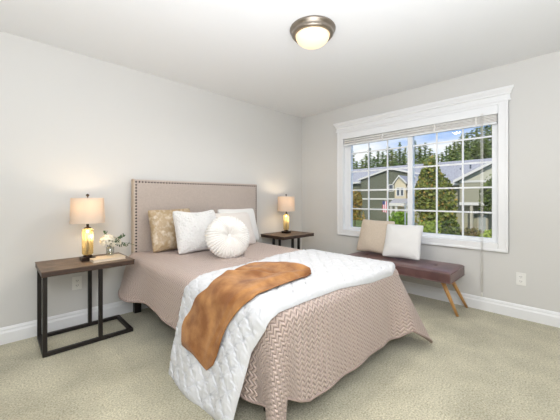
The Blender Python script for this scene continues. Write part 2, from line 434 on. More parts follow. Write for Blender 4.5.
setloc(bed)

# ------------------------------------------------------------------ bedspread
def n3(x, y, z, s=1.0): return mnoise.noise(Vector((x*s, y*s, z*s)))
rc = 0.13
per = []       # (point, normal, s)
def arc(cx, cy, a0, a1, n):
    for i in range(n+1):
        a = a0+(a1-a0)*i/n; per.append((Vector((cx+rc*math.cos(a), cy+rc*math.sin(a))), Vector((math.cos(a), math.sin(a)))))
y = HEAD-.003
N = 100
for i in range(N): per.append((Vector((XL, y+(FOOT+rc-y)*i/N)), Vector((-1, 0))))
arc(XL+rc, FOOT+rc, PI, 1.5*PI, 40); i_fl = N+20
N2 = 70
for i in range(1, N2): per.append((Vector((XL+rc+(XR-XL-2*rc)*i/N2, FOOT)), Vector((0, -1))))
arc(XR-rc, FOOT+rc, 1.5*PI, 2*PI, 14)
for i in range(1, N+1): per.append((Vector((XR, FOOT+rc+(y-FOOT-rc)*i/N)), Vector((1, 0))))
S = [0]
for i in range(1, len(per)): S.append(S[-1]+(per[i][0]-per[i-1][0]).length)
s_fl = S[i_fl]; s_fr = s_fl + (XR-XL-2*rc) + rc*PI/2
STOT = S[-1]
def tent(x, c, w): return max(0, 1-abs(x-c)/w)
def smooth(x): return x*x*(3-2*x)
def spread_point(i, d):
    """point of the hanging skirt, d metres of cloth below the rounded top edge"""
    P, Nn = per[i]; s = S[i]
    out = Vector((Nn.x, Nn.y))*(.02*d/.5)
    g = d/.5
    rip = (.35 if s_fl+.05 < s < s_fr else 1)*.011*math.sin(s*9.0+.6)+.007*math.sin(s*21+1.3)
    out += Nn*(rip*g)
    # ear of cloth at the two foot corners and the spread-out end by the headboard
    out += Vector((.47, -.88))*(.235*g*smooth(tent(s, s_fr+.02, .30)))
    out += Vector((-.75, -.65))*(.085*g*smooth(tent(s, s_fl+.01, .055)))
    out -= Nn*(.030*g*smooth(tent(s, s_fl-.09, .09)))
    out += Vector((-1, .0))*(.20*g*smooth(tent(s, .22, .42)))
    return out
def spread_len(s):
    z = interp([(0, .27), (.35, .25), (.55, .27), (.9, .235), (1.4, .19), (s_fl-.22, .135), (s_fl-.11, .125), (s_fl-.035, .15), (s_fl-.022, .02), (s_fl+.035, .02), (s_fl+.05, .20), (s_fl+.12, .15), (s_fl+.2, .112), (s_fl+.6, .105), (s_fl+.9, .12), (s_fr-.20, .115), (s_fr-.12, .15), (s_fr-.04, .07), (s_fr+.02, .012), (s_fr+.12, .06), (s_fr+.3, .15), (STOT-.8, .2), (STOT, .25)], s)
    return TOP-RR-z
rows = []; uvs = []
for i, (P, Nn) in enumerate(per):
    row = []; s = S[i]
    cy = max(min(P.y, HEAD), -1.55); Cx = (XL+XR)/2; c = Vector((Cx, cy)) if P.y > -1.55 else Vector((Cx, -1.55))
    inn = P - Nn*RR
    NT = 22
    for j in range(NT):
        p = c.lerp(inn, j/NT)
        row.append((p.x, p.y, TOP + .006*n3(p.x, p.y, 0, 3.0))); uvs.append((p.x, p.y))
    for j in range(7):
        t = j/6*PI/2
        p = inn + Nn*RR*math.sin(t)
        row.append((p.x, p.y, TOP-RR+RR*math.cos(t)))
        q = RR*t; base = inn
        uvs.append((base.x+Nn.x*q, base.y+Nn.y*q))
    L = spread_len(s); NS = 30
    for j in range(1, NS+1):
        d = L*j/NS
        o = spread_point(i, d); p = P+o
        row.append((p.x, p.y, TOP-RR-d))
        q = RR*PI/2+d
        uvs.append((inn.x+Nn.x*q, inn.y+Nn.y*q))
    rows.append(row)
# fabric coordinates: on side skirts the zigzag rows run along the side
mb = MB(); mb.grid(rows)
nrow = len(rows[0]); uv2 = []
for i, (P, Nn) in enumerate(per):
    for j in range(nrow):
        u, v = uvs[i*nrow+j]
        uv2.append((u, v))
for i, (P, Nn) in enumerate(per):
    if abs(Nn.x) > .999:
        pass
mb.uv = uv2
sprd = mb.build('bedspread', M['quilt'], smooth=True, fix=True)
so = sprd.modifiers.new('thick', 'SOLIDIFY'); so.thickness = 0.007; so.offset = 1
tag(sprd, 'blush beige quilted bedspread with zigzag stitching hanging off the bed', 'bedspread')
# bound hem along the lower edge
hem = MB()
rws = []
for i in range(len(per)):
    p = Vector(rows[i][-1]); Nn = per[i][1]; n3v = Vector((Nn.x, Nn.y, 0))
    rws.append([p + n3v*(.004+.0075*math.cos(a)) + Vector((0, 0, .0075*math.sin(a)+.004)) for a in [k*2*PI/8 for k in range(8)]])
hem.grid(rws, close=True)
h = hem.build('hem', M['quilt_hem'], sprd, smooth=True)

# ------------------------------------------------------------------ draped cloths
def drape(a, b, off, xl=XL, xr=XR, slope=.16):
    R = RR+off
    for sg, xe in ((-1, xl), (1, xr)):
        q = (a-(xe-sg*RR))*sg
        if q > 0:
            if q < R*PI/2:
                t = q/R; return Vector((xe-sg*RR+sg*R*math.sin(t), b, TOP-RR+R*math.cos(t)))
            d = q-R*PI/2
            return Vector((xe+sg*(off+slope*d), b, TOP-RR-d))
    return Vector((a, b, TOP+off))
def dfoot(a, b, off):
    """as drape, but cloth past the foot edge bends down over it"""
    p = drape(a, b, off)
    e = FOOT+RR-b
    if e > 0:
        R = RR+off; t = min(e/R, 1.5)
        p.y = FOOT+RR-R*math.sin(t); p.z -= R*(1-math.cos(t))
    return p
# comforter: folded white pintuck duvet across the foot
cu = [(-3.30, -1.265), (-3.07, -1.275), (-2.87, -1.30), (-2.74, -1.335), (-2.637, -1.40), (-2.41, -1.372), (-2.015, -1.323), (-1.83, -1.267), (-1.447, -1.245), (-1.0, -1.26)]
lo = [(-3.30, -1.975), (-3.19, -1.99), (-3.01, -2.021), (-2.84, -2.048), (-2.71, -2.124), (-2.62, -2.150), (-2.358, -2.146), (-2.09, -2.148), (-1.75, -2.185), (-1.45, -2.19), (-1.32, -2.14), (-1.17, -2.03)]
NA, NB = 340, 130
A0, A1 = -3.285, -1.175
def tuck(a, b):
    # pinch-pleat lattice: fine creases on the diagonals, gathered points where they meet
    k = .118
    p = (a+b)/k; q = (a-b)/k
    fp = abs(p-round(p))*k; fq = abs(q-round(q))*k
    cre = -.0060*(math.exp(-(fp/.006)**2)+math.exp(-(fq/.006)**2))*(.55+.9*abs(n3(a, b, 4, 6)))
    puff = .0035*math.sin(PI*(p % 1))*math.sin(PI*(q % 1))
    dp, dq = p-round(p), q-round(q)
    r = math.hypot(dp, dq)*k; ang = math.atan2(dq, dp)
    star = .0085*math.cos(ang*7+3*n3(round(p), round(q), 0, 1.7))*math.exp(-(r/.045)**2)*min(1, r/.012)
    return cre+puff+star+.006*n3(a, b, 1, 9)+.004*n3(a, b, 2, 26)
def comf_fold(a, b):
    hang = max(0, min(1, (-2.72-a)/.4))
    v = (b+2.05)/.72
    return max(-.012, hang*(.020*math.sin(v*10+.8)+.008*math.sin(v*19+a*3)))
def comf(lohi, a, v):
    y0, y1 = interp(lo, a), interp(cu, a)
    ssm = .0
    b_ = y0+(y1-y0)*v
    return b_
rows = []
for i in range(NA+1):
    a = A0+(A1-A0)*i/NA
    # wavy bottom hem at the floor side
    row = []
    ring = []
    for j in range(NB+1):
        v = j/NB
        aa = a
        if a < -2.9:
            aa = -2.9+(a+2.9)*(1 - .05*math.sin(v*7+.5) - .06*(1-v))
        b_ = comf(0, a, v)
        edge = min(v, 1-v)*(abs(interp(cu, a)-interp(lo, a)))
        en = min(1, edge/.035); th = math.sqrt(max(0, 1-(1-en)**2))
        ea = min(1, min(i, NA-i)/4); th = min(th, math.sqrt(max(0, 1-(1-ea)**2)))
        thin = .35+.65*smoothstep(-1.18, -1.50, a) if a > -1.6 else 1
        off = .012+(.028*th+tuck(a, b_)*th)*thin + comf_fold(a, b_)
        row.append(dfoot(aa, b_, off))
    rows.append(row)
bot = [[dfoot((A0+(A1-A0)*i/NA) if (A0+(A1-A0)*i/NA) >= -2.9 else -2.9+((A0+(A1-A0)*i/NA)+2.9)*(1 - .05*math.sin(j/NB*7+.5) - .06*(1-j/NB)), comf(0, A0+(A1-A0)*i/NA, j/NB), .0105+comf_fold(A0+(A1-A0)*i/NA, comf(0, A0+(A1-A0)*i/NA, j/NB))) for j in range(NB+1)] for i in range(NA+1)]
mb = MB(); mb.grid(rows); k = len(mb.v); mb.grid(bot)
m_ = NB+1
for i in range(NA):
    for j in (0, NB): mb.f.append((i*m_+j, (i+1)*m_+j, k+(i+1)*m_+j, k+i*m_+j))
for j in range(NB):
    for i in (0, NA): mb.f.append((i*m_+j, i*m_+j+1, k+i*m_+j+1, k+i*m_+j))
tag(mb.build('comforter', M['comforter'], smooth=True), 'folded white pintucked comforter laid across the foot of the bed', 'comforter')

# throw: rust plush blanket slanting over the comforter
tl = [(-3.064, -1.469), (-2.983, -1.452), (-2.92, -1.473), (-2.796, -1.552), (-2.689, -1.63), (-2.589, -1.62), (-2.43, -1.545), (-2.25, -1.475), (-2.09, -1.48), (-2.02, -1.56), (-1.99, -1.68), (-2.02, -1.80), (-2.06, -1.89), (-2.10, -1.93)]
tr = [(-3.078, -1.735), (-3.03, -1.79), (-2.931, -1.83), (-2.887, -1.85), (-2.816, -1.89), (-2.777, -1.922), (-2.707, -1.969), (-2.644, -2.005), (-2.53, -1.995), (-2.447, -1.98), (-2.32, -1.965), (-2.178, -1.957), (-2.13, -1.95), (-2.105, -1.94)]
def resample(pts, n):
    L = [0]
    for p, q in zip(pts, pts[1:]): L.append(L[-1]+math.dist(p, q))
    out = []
    for i in range(n+1):
        t = L[-1]*i/n; k = 0
        while k < len(L)-2 and L[k+1] < t: k += 1
        f = (t-L[k])/max(1e-9, L[k+1]-L[k]); out.append((pts[k][0]+(pts[k+1][0]-pts[k][0])*f, pts[k][1]+(pts[k+1][1]-pts[k][1])*f))
    return out
NA, NB = 130, 60
Lp, Rp = resample(tl, NA), resample(tr, NA)
rows = []; bot = []
for i in range(NA+1):
    r1 = []; r2 = []
    for j in range(NB+1):
        v = j/NB; u = i/NA
        a = Lp[i][0]+(Rp[i][0]-Lp[i][0])*v; b_ = Lp[i][1]+(Rp[i][1]-Lp[i][1])*v
        wdt = math.dist(Lp[i], Rp[i])
        en = min(1, min(v, 1-v)*wdt/.022); ea = min(1, min(i*.012, (NA-i)*.012)/.022)
        th = math.sqrt(max(0, 1-(1-en)**2))*math.sqrt(max(0, 1-(1-ea)**2))
        # creases: one across the middle where the throw turns, long soft folds towards the far end
        cr_ = -.022*math.exp(-((a+2.44-.30*(v-.1))/.030)**2) * (1-.6*v) + .010*math.exp(-((a+2.50-.30*(v-.1))/.040)**2)
        lf = .011*math.sin(v*13+u*5+2*n3(a, b_, 5, 4))*smoothstep(.42, .75, u) + .010*n3(a, b_, 3, 7)
        lf -= .011*smoothstep(.86, .90, v)
        fo = .056+comf_fold(a, b_)
        off = fo+(.016+lf+cr_)*th
        r1.append(dfoot(a, b_, off)); r2.append(dfoot(a, b_, fo-.003))
    rows.append(r1); bot.append(r2)
mb = MB(); mb.grid(rows); k = len(mb.v); mb.grid(bot); m_ = NB+1
for i in range(NA):
    for j in (0, NB): mb.f.append((i*m_+j, (i+1)*m_+j, k+(i+1)*m_+j, k+i*m_+j))
for j in range(NB):
    for i in (0, NA): mb.f.append((i*m_+j, i*m_+j+1, k+i*m_+j+1, k+i*m_+j))
tag(mb.build('throw_blanket', M['throw'], smooth=True), 'rust brown plush throw draped over the white comforter', 'throw')

# ================================================================== pillows
def pillow_mesh(w_, h_, t_, name, m, wr=.006, seed=0, conc=.07, pw=.42, fuzz=0, n=44, parent=None, sag=0.0):
    mb = MB(); rows = {1: [], -1: []}
    for sd in (1, -1):
        for i in range(n+1):
            row = []
            for j in range(n+1):
                u = -1+2*i/n; v = -1+2*j/n
                # denser near rims
                u = math.sin(u*PI/2); v = math.sin(v*PI/2)
                x = w_/2*u*(1-conc*(1-v*v)); z = h_/2*v*(1-conc*(1-u*u))
                cr4 = (abs(u)*abs(v))**5; x *= 1-.055*cr4; z *= 1-.055*cr4
                e = max(0, (1-u*u)*(1-v*v))
                y = sd*t_/2*e**pw
                y += sd*wr*n3(x+seed, z, seed, 9)*min(1, e*6)
                # radiating corner wrinkles
                y += sd*wr*.8*math.sin(math.atan2(1.05-abs(v), 1.05-abs(u))*11)*(abs(u*v))**2*min(1, e*8)
                if fuzz: y += sd*fuzz*n3(x*3+seed, z*3, seed, 30)*min(1, e*10)
                z -= sag*max(0, 1-((u)/.8)**2)*max(0, v)**2 if sag else 0
                row.append((x, y, z+h_/2))
            rows[sd].append(row)
    mb.grid(rows[1]); k = len(mb.v); mb.grid(rows[-1])
    o = mb.build(name, m, parent, smooth=True)
    import bmesh
    bm = bmesh.new(); bm.from_mesh(o.data); bmesh.ops.remove_doubles(bm, verts=bm.verts, dist=1e-5); bmesh.ops.recalc_face_normals(bm, faces=bm.faces); bm.to_mesh(o.data); bm.free()
    o.data.polygons.foreach_set('use_smooth', [True]*len(o.data.polygons))
    return o
def place(o, loc, lean, yaw, roll=0):
    o.rotation_mode = 'XYZ'
    o.matrix_basis = Matrix.Translation(loc) @ Matrix.Rotation(yaw, 4, 'Z') @ Matrix.Rotation(-lean, 4, 'X') @ Matrix.Rotation(roll, 4, 'Y')
R = math.radians
o = pillow_mesh(.54, .435, .20, 'bed_pillow', M['white_cotton'], .005, 3); place(o, (-1.445, -.32, .600), R(18), R(-2), R(0))
tag(o, 'plain white square pillow standing behind the ivory pillow against the headboard', 'pillow')
o = pillow_mesh(.53, .41, .19, 'throw_pillow', M['ivory'], .010, 5); place(o, (-1.635, -.52, .600), R(23), R(3), R(0))
tag(o, 'ivory velvet throw pillow half hidden behind the round pleated pillow', 'pillow')
o = pillow_mesh(.47, .44, .18, 'throw_pillow', M['gold_cloth'], .014, 8); place(o, (-2.25, -.27, .606), R(15), R(2), R(-1))
tag(o, 'gold and cream floral brocade throw pillow against the headboard', 'pillow')
o = pillow_mesh(.48, .44, .22, 'throw_pillow', M['fluffy'], .012, 11, fuzz=.012, n=90, sag=.02); place(o, (-2.105, -.53, .603), R(18), R(2), R(0))
tag(o, 'fluffy white square throw pillow leaning in front of the gold pillow', 'pillow')
# round pleated pillow
rp = empty('round_pillow', label='round cream pleated pillow with a tufted centre', cat='pillow')
mb = MB(); nA = 264; nR = 22; Rr = .205; Tt = .085
for sd in (1, -1):
    rws = []
    for i in range(nR+1):
        q = i/nR; row = []
        for k in range(nA):
            a = 2*PI*k/nA
            r_ = Rr*q
            prof_ = (1-q**3.2)**.55
            dim = 1-.62*math.exp(-(q/.22)**2)
            pl = math.cos(a*44+.7*math.sin(a*3)+q*.8)*(.0042+.002*math.sin(a*7))*min(1, q*3.2)
            y_ = sd*(Tt*prof_*dim) + sd*pl*min(1, (1-q)*8+.35)
            rr_ = r_+(pl*.9 if q > .9 else 0)
            row.append((rr_*math.cos(a), y_, rr_*math.sin(a)+Rr))
        rws.append(row)
    mb.grid(rws, close=True)
mb.build('pleated_cover', M['pleat'], rp, smooth=True)
MB().ball((0, 0, 0), .014, 8, .6).build('button', M['pleat'], rp, smooth=True)
for c in kids(rp):
    if c.name.startswith('button'): c.location = (0, -.038, Rr); c.rotation_euler = (PI/2, 0, 0)
place(rp, (-2.06, -.985, .603), R(24), R(-12)); rp.scale = (1.03, 1.05, .97)

# ================================================================== end tables
def end_table(name, x0, y0, W, D, Ht, ups, label, base_x):
    e = empty(name, (x0, y0, 0), label=label, cat='end table', group='dark wood and metal end tables')
    T = .042
    MB().box(.004, W-.004, .004, D-.004, Ht-T, Ht-.0015).build('top_edge', M['wood_edge'], e, bevel=0.003)
    for k in range(4):
        MB().box(.001, W-.001, .001+k*D/4, (k+1)*D/4-.001, Ht-.006, Ht).build('top_plank', M['wood'], e, bevel=0.0015)
    t_ = .028
    MB().box(base_x[0], base_x[1], .03, .03+t_, .003, .003+t_).box(base_x[0], base_x[1], D-.03-t_, D-.03, .003, .003+t_)\
        .box(base_x[0], base_x[0]+t_, .03+t_, D-.03-t_, .003, .003+t_).box(base_x[1]-t_, base_x[1], .03+t_, D-.03-t_, .003, .003+t_).build('floor_frame', M['black_metal'], e, bevel=0.002)
    for ux in ups:
        for yy in (.03, D-.03-t_):
            MB().box(ux, ux+t_, yy, yy+t_, .0315, Ht-T-.001).build('upright', M['black_metal'], e, bevel=0.002)
    return e
end_table('end_table', -3.335, -.515, .62, .46, .62, (.012, .36), 'dark wood end table with black metal frame beside the larger lamp and flowers', (.012, .615))
end_table('end_table', -.925, -.505, .62, .46, .64, (.20, .32), 'dark wood end table between the bed and the window wall corner', (.012, .615))

# ------------------------------------------------------------------ lamps
def lamp(label):
    e = empty('table_lamp', label=label, cat='lamp')
    MB().box(-.048, .048, -.048, .048, .0005, .030).build('base', M['bronze'], e, bevel=0.002)
    MB().lathe([(.0005, .030), (.026, .030), (.036, .036), (.030, .044), (.018, .047), (.0005, .047)], n=24).build('base_collar', M['bronze'], e, smooth=True)
    rib = lambda a, z: .035*math.cos(a*12+z*60)+.02*math.sin(z*330)
    pr = [(.020, .048), (.033, .050), (.038, .056)]+[(.039, .056+i*.004) for i in range(1, 50)]+[(.034, .259), (.022, .266), (.012, .268)]
    MB().lathe(pr, n=84, amp=rib).build('glass_body', M['amber'], e, smooth=True)
    b = MB()
    for k in range(11): b.ball((0, 0, .060+k*.0155), .0095, 8)
    b.build('beaded_stem', M['bronze'], e, smooth=True)
    MB().lathe([(.0005, .268), (.027, .268), (.028, .272), (.015, .277), (.010, .282), (.010, .312), (.015, .315), (.0005, .317)], n=20).build('neck', M['bronze'], e, smooth=True)
    MB().ball((0, 0, .240), .011, 8, 1.2).build('night_bulb', M['bulb'], e, smooth=True)
    b = MB()
    hs, ht, r0, r1 = .312, .520, .124, .117
    b.lathe([(r0, hs), (r1, ht), (r1-.003, ht), (r0-.003, hs), (r0, hs)], n=48)
    b.build('lamp_shade', M['shade'], e, smooth=False)
    b = MB()
    for k in range(3):
        a = 2*PI*k/3; b.tube((0, 0, ht-.006), ((r1-.004)*math.cos(a), (r1-.004)*math.sin(a), ht-.006), .0018, n=6)
    b.tube((0, 0, .317), (0, 0, ht+.01), .004, n=6)
    b.build('harp', M['bronze'], e, smooth=True)
    MB().ball((0, -.034, .400), .026, 12, 1.15).build('bulb', M['bulb'], e, smooth=True)
    MB().lathe([(.0005, 0), (.008, 0), (.005, .006), (.013, .011), (.013, .018), (.004, .026), (.0005, .027)], (0, 0, ht+.008), 14).build('finial', M['bronze'], e, smooth=True)
    return e
def lamp_lights(loc):
    light('lamp_bulb', 'POINT', (loc[0], loc[1]-.034, loc[2]+.455), 1.7, (1.0, .84, .64), shadow_soft_size=.03)
    light('lamp_glow', 'POINT', (loc[0]+.018, loc[1]-.018, loc[2]+.20), .4, (1.0, .76, .42), shadow_soft_size=.012)
LL = (-3.012, -.280, .6205); LR = (-.605, -.235, .6405)
l1 = lamp('lit lamp beside the white flowers on the nearer end table'); l1.location = LL
l2 = copy_tree(l1); l2.location = LR; l2['label'] = 'lit lamp alone on the end table near the room corner'
lamp_lights(LL); lamp_lights(LR)

# ------------------------------------------------------------------ book and flowers
bk = empty('book', (-2.880, -.350, .6205), (0, 0, R(3)), 'cream book lying flat on the end table below the flowers', 'book')
MB().box(-.128, .112, -.09, .07, 0, .003).build('cover', M['book'], bk)
MB().box(-.125, .109, -.087, .066, .0032, .0198).build('page_block', M['page'], bk)
MB().box(-.128, .112, -.09, .07, .020, .023).build('cover', M['book'], bk)
vs = empty('flower_vase', (-2.850, -.300, .6437), (0, 0, 0), 'small clear glass vase of white hydrangea and greenery', 'vase')
vb = MB().lathe([(.0005, 0), (.026, 0), (.028, .004), (.028, .065), (.026, .066), (.025, .006), (.0005, .005)], n=24).build('glass_vase', M['vase'], vs, smooth=True)
b = MB(); rnd = random.Random(3)
for k in range(7):
    a = rnd.uniform(0, 6.28); b.tube((.012*math.cos(a), .012*math.sin(a), .008), (.02*math.cos(a+1), .02*math.sin(a+1), .10), .0016, n=5)
b.build('stems', M['leaf'], vs)
def florets(c, rad, nf, rn):
    b = MB()
    for k in range(nf):
        th = rn.uniform(0, 2*PI); ph = math.acos(rn.uniform(-.6, 1)); d = Vector((math.sin(ph)*math.cos(th), math.sin(ph)*math.sin(th), math.cos(ph)))
        p = Vector(c)+d*rad*rn.uniform(.8, 1.05); u = d.orthogonal().normalized(); v = d.cross(u); a0 = rn.uniform(0, PI)
        for q in range(4):
            a = a0+q*PI/2; dr = u*math.cos(a)+v*math.sin(a); sdv = u*-math.sin(a)+v*math.cos(a); s = .0085
            kk = len(b.v)
            b.v += [tuple(p), tuple(p+dr*s*.6+sdv*s*.5+d*.002), tuple(p+dr*s*1.15+d*.0035), tuple(p+dr*s*.6-sdv*s*.5+d*.002)]
            b.f.append((kk, kk+1, kk+2, kk+3))
    return b
vs.scale = (1.12, 1.12, 1.12)
florets((-.020, -.012, .112), .050, 190, rnd).build('hydrangea_head', M['petal'], vs, fix=False)
florets((.030, -.014, .096), .040, 120, rnd).build('hydrangea_head', M['petal'], vs, fix=False)
def sprig(base, dr, L, rn, nl=9, s=.024):
    b = MB(); p = Vector(base); d = Vector(dr).normalized(); pts_ = []
    for k in range(nl):
        pts_.append(p.copy()); p = p+d*(L/nl); d = (d+Vector((rn.uniform(-.15, .15), rn.uniform(-.15, .15), -.06))).normalized()
    for p0, p1 in zip(pts_, pts_[1:]): b.tube(p0, p1, .0012, n=5)
    for k, p0 in enumerate(pts_[2:]):
        for sd in (-1, 1):
            u = d.orthogonal().normalized(); u = Matrix.Rotation(rn.uniform(0, 6.28), 3, d) @ u
            ax = (u*sd+d*.5).normalized(); ay = d.cross(ax).normalized()
            kk = len(b.v); w2 = s*.42
            b.v += [tuple(p0), tuple(p0+ax*s*.5+ay*w2), tuple(p0+ax*s*1.2), tuple(p0+ax*s*.5-ay*w2)]; b.f.append((kk, kk+1, kk+2, kk+3))
    return b
for dr, L in (((.7, -.1, .9), .14), ((.9, -.5, .25), .13), ((.4, -.6, .8), .12), ((-.2, .2, 1), .13)):
    sprig((.005, 0, .07), dr, L, rnd).build('leaf_sprig', M['leaf'], vs, fix=False)
sprig((.03, 0, .09), (1, -.35, .12), .17, rnd, 10, .008).build('leaf_sprig', M['leaf'], vs, fix=False)

# ================================================================== bench and its pillows
bn = empty('bench', (-.33, -1.75, 0), label='brown leather tufted bench with splayed oak legs under the window', cat='bench')
bx0, bx1, by0, by1, bz0, bz1 = -.575, -.095, -2.318, -1.15, .345, .452
bm_ = MB(); nX, nY = 26, 60
tufts = [(-.335, -2.318+.195+.39*k) for k in range(3)]
def btop(x, y):
    z = bz1
    e = min(x-bx0, bx1-x, y-by0, by1-y); z -= .016*(1-min(1, max(0, e)/.03))**2
    z += .006*min(1, e/.08)
    for tx, ty in tufts:
        r_ = math.hypot(x-tx, y-ty); z -= .014*math.exp(-(r_/.022)**2)+.004*math.exp(-(r_/.07)**2)
        z -= .004*math.exp(-((y-ty)/.006)**2)*math.exp(-(abs(x-tx)/.12)**2)
    return z
rows = []
for i in range(nX+1):
    x = bx0+(bx1-bx0)*(0.5-0.5*math.cos(PI*i/nX))
    rows.append([(x, yy, btop(x, yy)) for yy in [by0+(by1-by0)*j/120 for j in range(121)]])
bm_.grid(rows)
bm_.build('seat_top', M['leather'], bn, smooth=True)
b = MB().box(bx0, bx1, by0, by1, bz0, bz1-.0165)
b.build('seat_side', M['leather'], bn, bevel=0.008)
# piping around top edge
pp = MB()
def pipe_loop(z):
    c = .012; pts_ = [(bx0, by0+c), (bx0+c, by0), (bx1-c, by0), (bx1, by0+c), (bx1, by1-c), (bx1-c, by1), (bx0+c, by1), (bx0, by1-c)]
    for p, q in zip(pts_, pts_[1:]+pts_[:1]): pp.tube((p[0], p[1], z), (q[0], q[1], z), .0042, n=8)
pipe_loop(bz1-.016); pipe_loop(bz0+.006)
pp.build('piping', M['leather'], bn, smooth=True)
for tx, ty in tufts:
    MB().ball((tx, ty, btop(tx, ty)+.002), .010, 8, .5).build('button', M['leather'], bn, smooth=True)
for x, y, fx, fy in ((-.43, -2.20, -.375, -2.325), (-.20, -2.20, -.045, -2.325), (-.43, -1.28, -.375, -1.165), (-.20, -1.28, -.045, -1.165)):
    MB().tube((x, y, bz0+.002), (fx, fy, 0), .021, .012, 16).build('leg', M['oak'], bn, smooth=True)
setloc(bn)
o = pillow_mesh(.44, .43, .15, 'bench_pillow', M['beige_linen'], .006, 21); place(o, (-.295, -1.39, .470), R(22), R(-90+2), R(1))
tag(o, 'beige linen square pillow on the bench behind the bed corner', 'pillow')
o = pillow_mesh(.42, .41, .15, 'bench_pillow', M['white_linen'], .006, 25); place(o, (-.37, -1.765, .468), R(25), R(-90+4), R(-1))
tag(o, 'white linen square pillow on the brown bench under the window', 'pillow')

# ================================================================== outside
GZ = -2.9
M['lawn'] = mat('lawn_grass', srgb(96, 112, 60), 0.95, col2=srgb(130, 140, 84), scale=1.2, bump=0.5, bscale=20, bdist=.05)
M['asphalt'] = mat('street_asphalt', srgb(128, 128, 126), 0.9, col2=srgb(142, 141, 138), scale=3)
M['concrete'] = mat('pale_concrete', srgb(186, 182, 172), 0.9, col2=srgb(200, 196, 188), scale=3)
def siding_mat(name, col, col2, step=.18):
    m = bpy.data.materials.new(name); m.use_nodes = True; n = m.node_tree; b = n.nodes['Principled BSDF']; b.inputs['Roughness'].default_value = .8
    t = nd(n, 'ShaderNodeTexCoord'); s = nd(n, 'ShaderNodeSeparateXYZ'); n.links.new(t.outputs['Object'], s.inputs[0])
    a = nd(n, 'ShaderNodeMath', operation='MULTIPLY'); a.inputs[1].default_value = 1/step; n.links.new(s.outputs['Z'], a.inputs[0])
    f = nd(n, 'ShaderNodeMath', operation='FRACT'); n.links.new(a.outputs[0], f.inputs[0])
    k = nd(n, 'ShaderNodeBump'); k.inputs['Strength'].default_value = 1; k.inputs['Distance'].default_value = -.03; n.links.new(f.outputs[0], k.inputs['Height']); n.links.new(k.outputs[0], b.inputs['Normal'])
    r = nd(n, 'ShaderNodeValToRGB'); r.color_ramp.elements[0].color = col2; r.color_ramp.elements[1].color = col; r.color_ramp.elements[1].position = .15
    n.links.new(f.outputs[0], r.inputs[0]); n.links.new(r.outputs[0], b.inputs['Base Color'])
    return m
M['side_green'] = siding_mat('sage_siding', srgb(96, 98, 78), srgb(84, 86, 70))
M['side_cream'] = siding_mat('cream_siding', srgb(206, 192, 160), srgb(190, 176, 146))
M['side_tan'] = siding_mat('tan_siding', srgb(150, 146, 122), srgb(128, 124, 104))
M['side_light'] = siding_mat('pale_shingle_siding', srgb(188, 184, 162), srgb(170, 166, 146))
M['roof'] = mat('grey_shingles', srgb(152, 150, 150), .9, col2=srgb(174, 172, 172), scale=6, bump=.4, bscale=30)
M['beige_trim'] = mat('beige_post_paint', srgb(178, 170, 150), .7)
M['xtrim'] = mat('white_house_trim', srgb(214, 210, 200), .6)
M['dark_pane'] = mat('dark_window', srgb(70, 78, 86), .1)
M['door_grey'] = mat('grey_door', srgb(160, 164, 160), .6)
M['trunk'] = mat('bark', srgb(92, 74, 58), .9)
def gp(name, mb, m):
    return structure(name, mb, m)
gp('ground', MB().box(.6, 200, -60, 130, GZ-.5, GZ), M['lawn'])
gp('street', MB().box(8, 15.5, -60, 130, GZ, GZ+.02), M['asphalt'])
gp('sidewalk', MB().box(16.2, 17.6, -60, 130, GZ, GZ+.03), M['concrete'])

def gable(e, xf, xb, y0, y1, z_eave, ya, z_ap, wall, z_split=None, wall2=None, over=.35, th=.22, slope=None):
    """cross-gabled wing: front wall at xf (facing the room), running back to xb"""
    b = MB()
    if z_split:
        b.box(xf, xb, y0, y1, GZ, z_split)
        b.build('wall', wall, e)
        b = MB(); sl = z_split
        b.prism([(y0, z_split), (y1, z_split), (y1, z_eave), (ya, z_ap), (y0, z_eave)], xf, xb, 'x'); b.build('gable_wall', wall2, e)
    else:
        b.prism([(y0, GZ), (y1, GZ), (y1, z_eave), (ya, z_ap), (y0, z_eave)], xf, xb, 'x'); b.build('wall', wall, e)
    # roof slabs
    for yy in (y0, y1):
        s = (z_ap-z_eave)/abs(ya-yy); sg = 1 if yy > ya else -1
        ye = yy+sg*over; ze = z_eave-over*s
        MB().prism([(ya, z_ap+.03), (ye, ze+.03), (ye, ze+th+.03), (ya, z_ap+th+.03)], xf-over, xb, 'x').build('roof_slope', M['roof'], e)
        MB().prism([(ya, z_ap+.0), (ye, ze+.0), (ye, ze+th+.05), (ya, z_ap+th+.05)], xf-over-.05, xf-over-.002, 'x').build('rake_board', M['xtrim'], e)
def mainroof(e, xf, xr, z_e, z_r, y0, y1, wall, ry0=None):
    """body with a ridge parallel to the street"""
    MB().prism([(xf, GZ), (2*xr-xf, GZ), (2*xr-xf, z_e), (xr, z_r), (xf, z_e)], y0, y1, 'y').build('body_wall', wall, e)
    s = (z_r-z_e)/(xr-xf)
    if ry0 is not None: y0 = ry0
    MB().prism([(xf-.5, z_e-.5*s+.03), (xr, z_r+.03), (xr, z_r+.28), (xf-.5, z_e-.5*s+.28)], y0-.4, y1+.4, 'y').build('roof_slope', M['roof'], e)
    MB().prism([(2*xr-xf+.5, z_e-.5*s+.03), (xr, z_r+.03), (xr, z_r+.28), (2*xr-xf+.5, z_e-.5*s+.28)], y0-.4, y1+.4, 'y').build('roof_slope', M['roof'], e)
    MB().box(xf-.62, xf-.505, y0-.4, y1+.4, z_e-.5*s+.0, z_e-.5*s+.26).build('gutter', M['xtrim'], e)
def xwin(e, x, y0, y1, z0, z1, rows_=2):
    f = MB().box(x-.08, x-.002, y0-.12, y1+.12, z0-.12, z1+.12).build('window', M['xtrim'], e)
    MB().box(x-.10, x-.081, y0, y1, z0, z1).build('pane', M['dark_pane'], f)

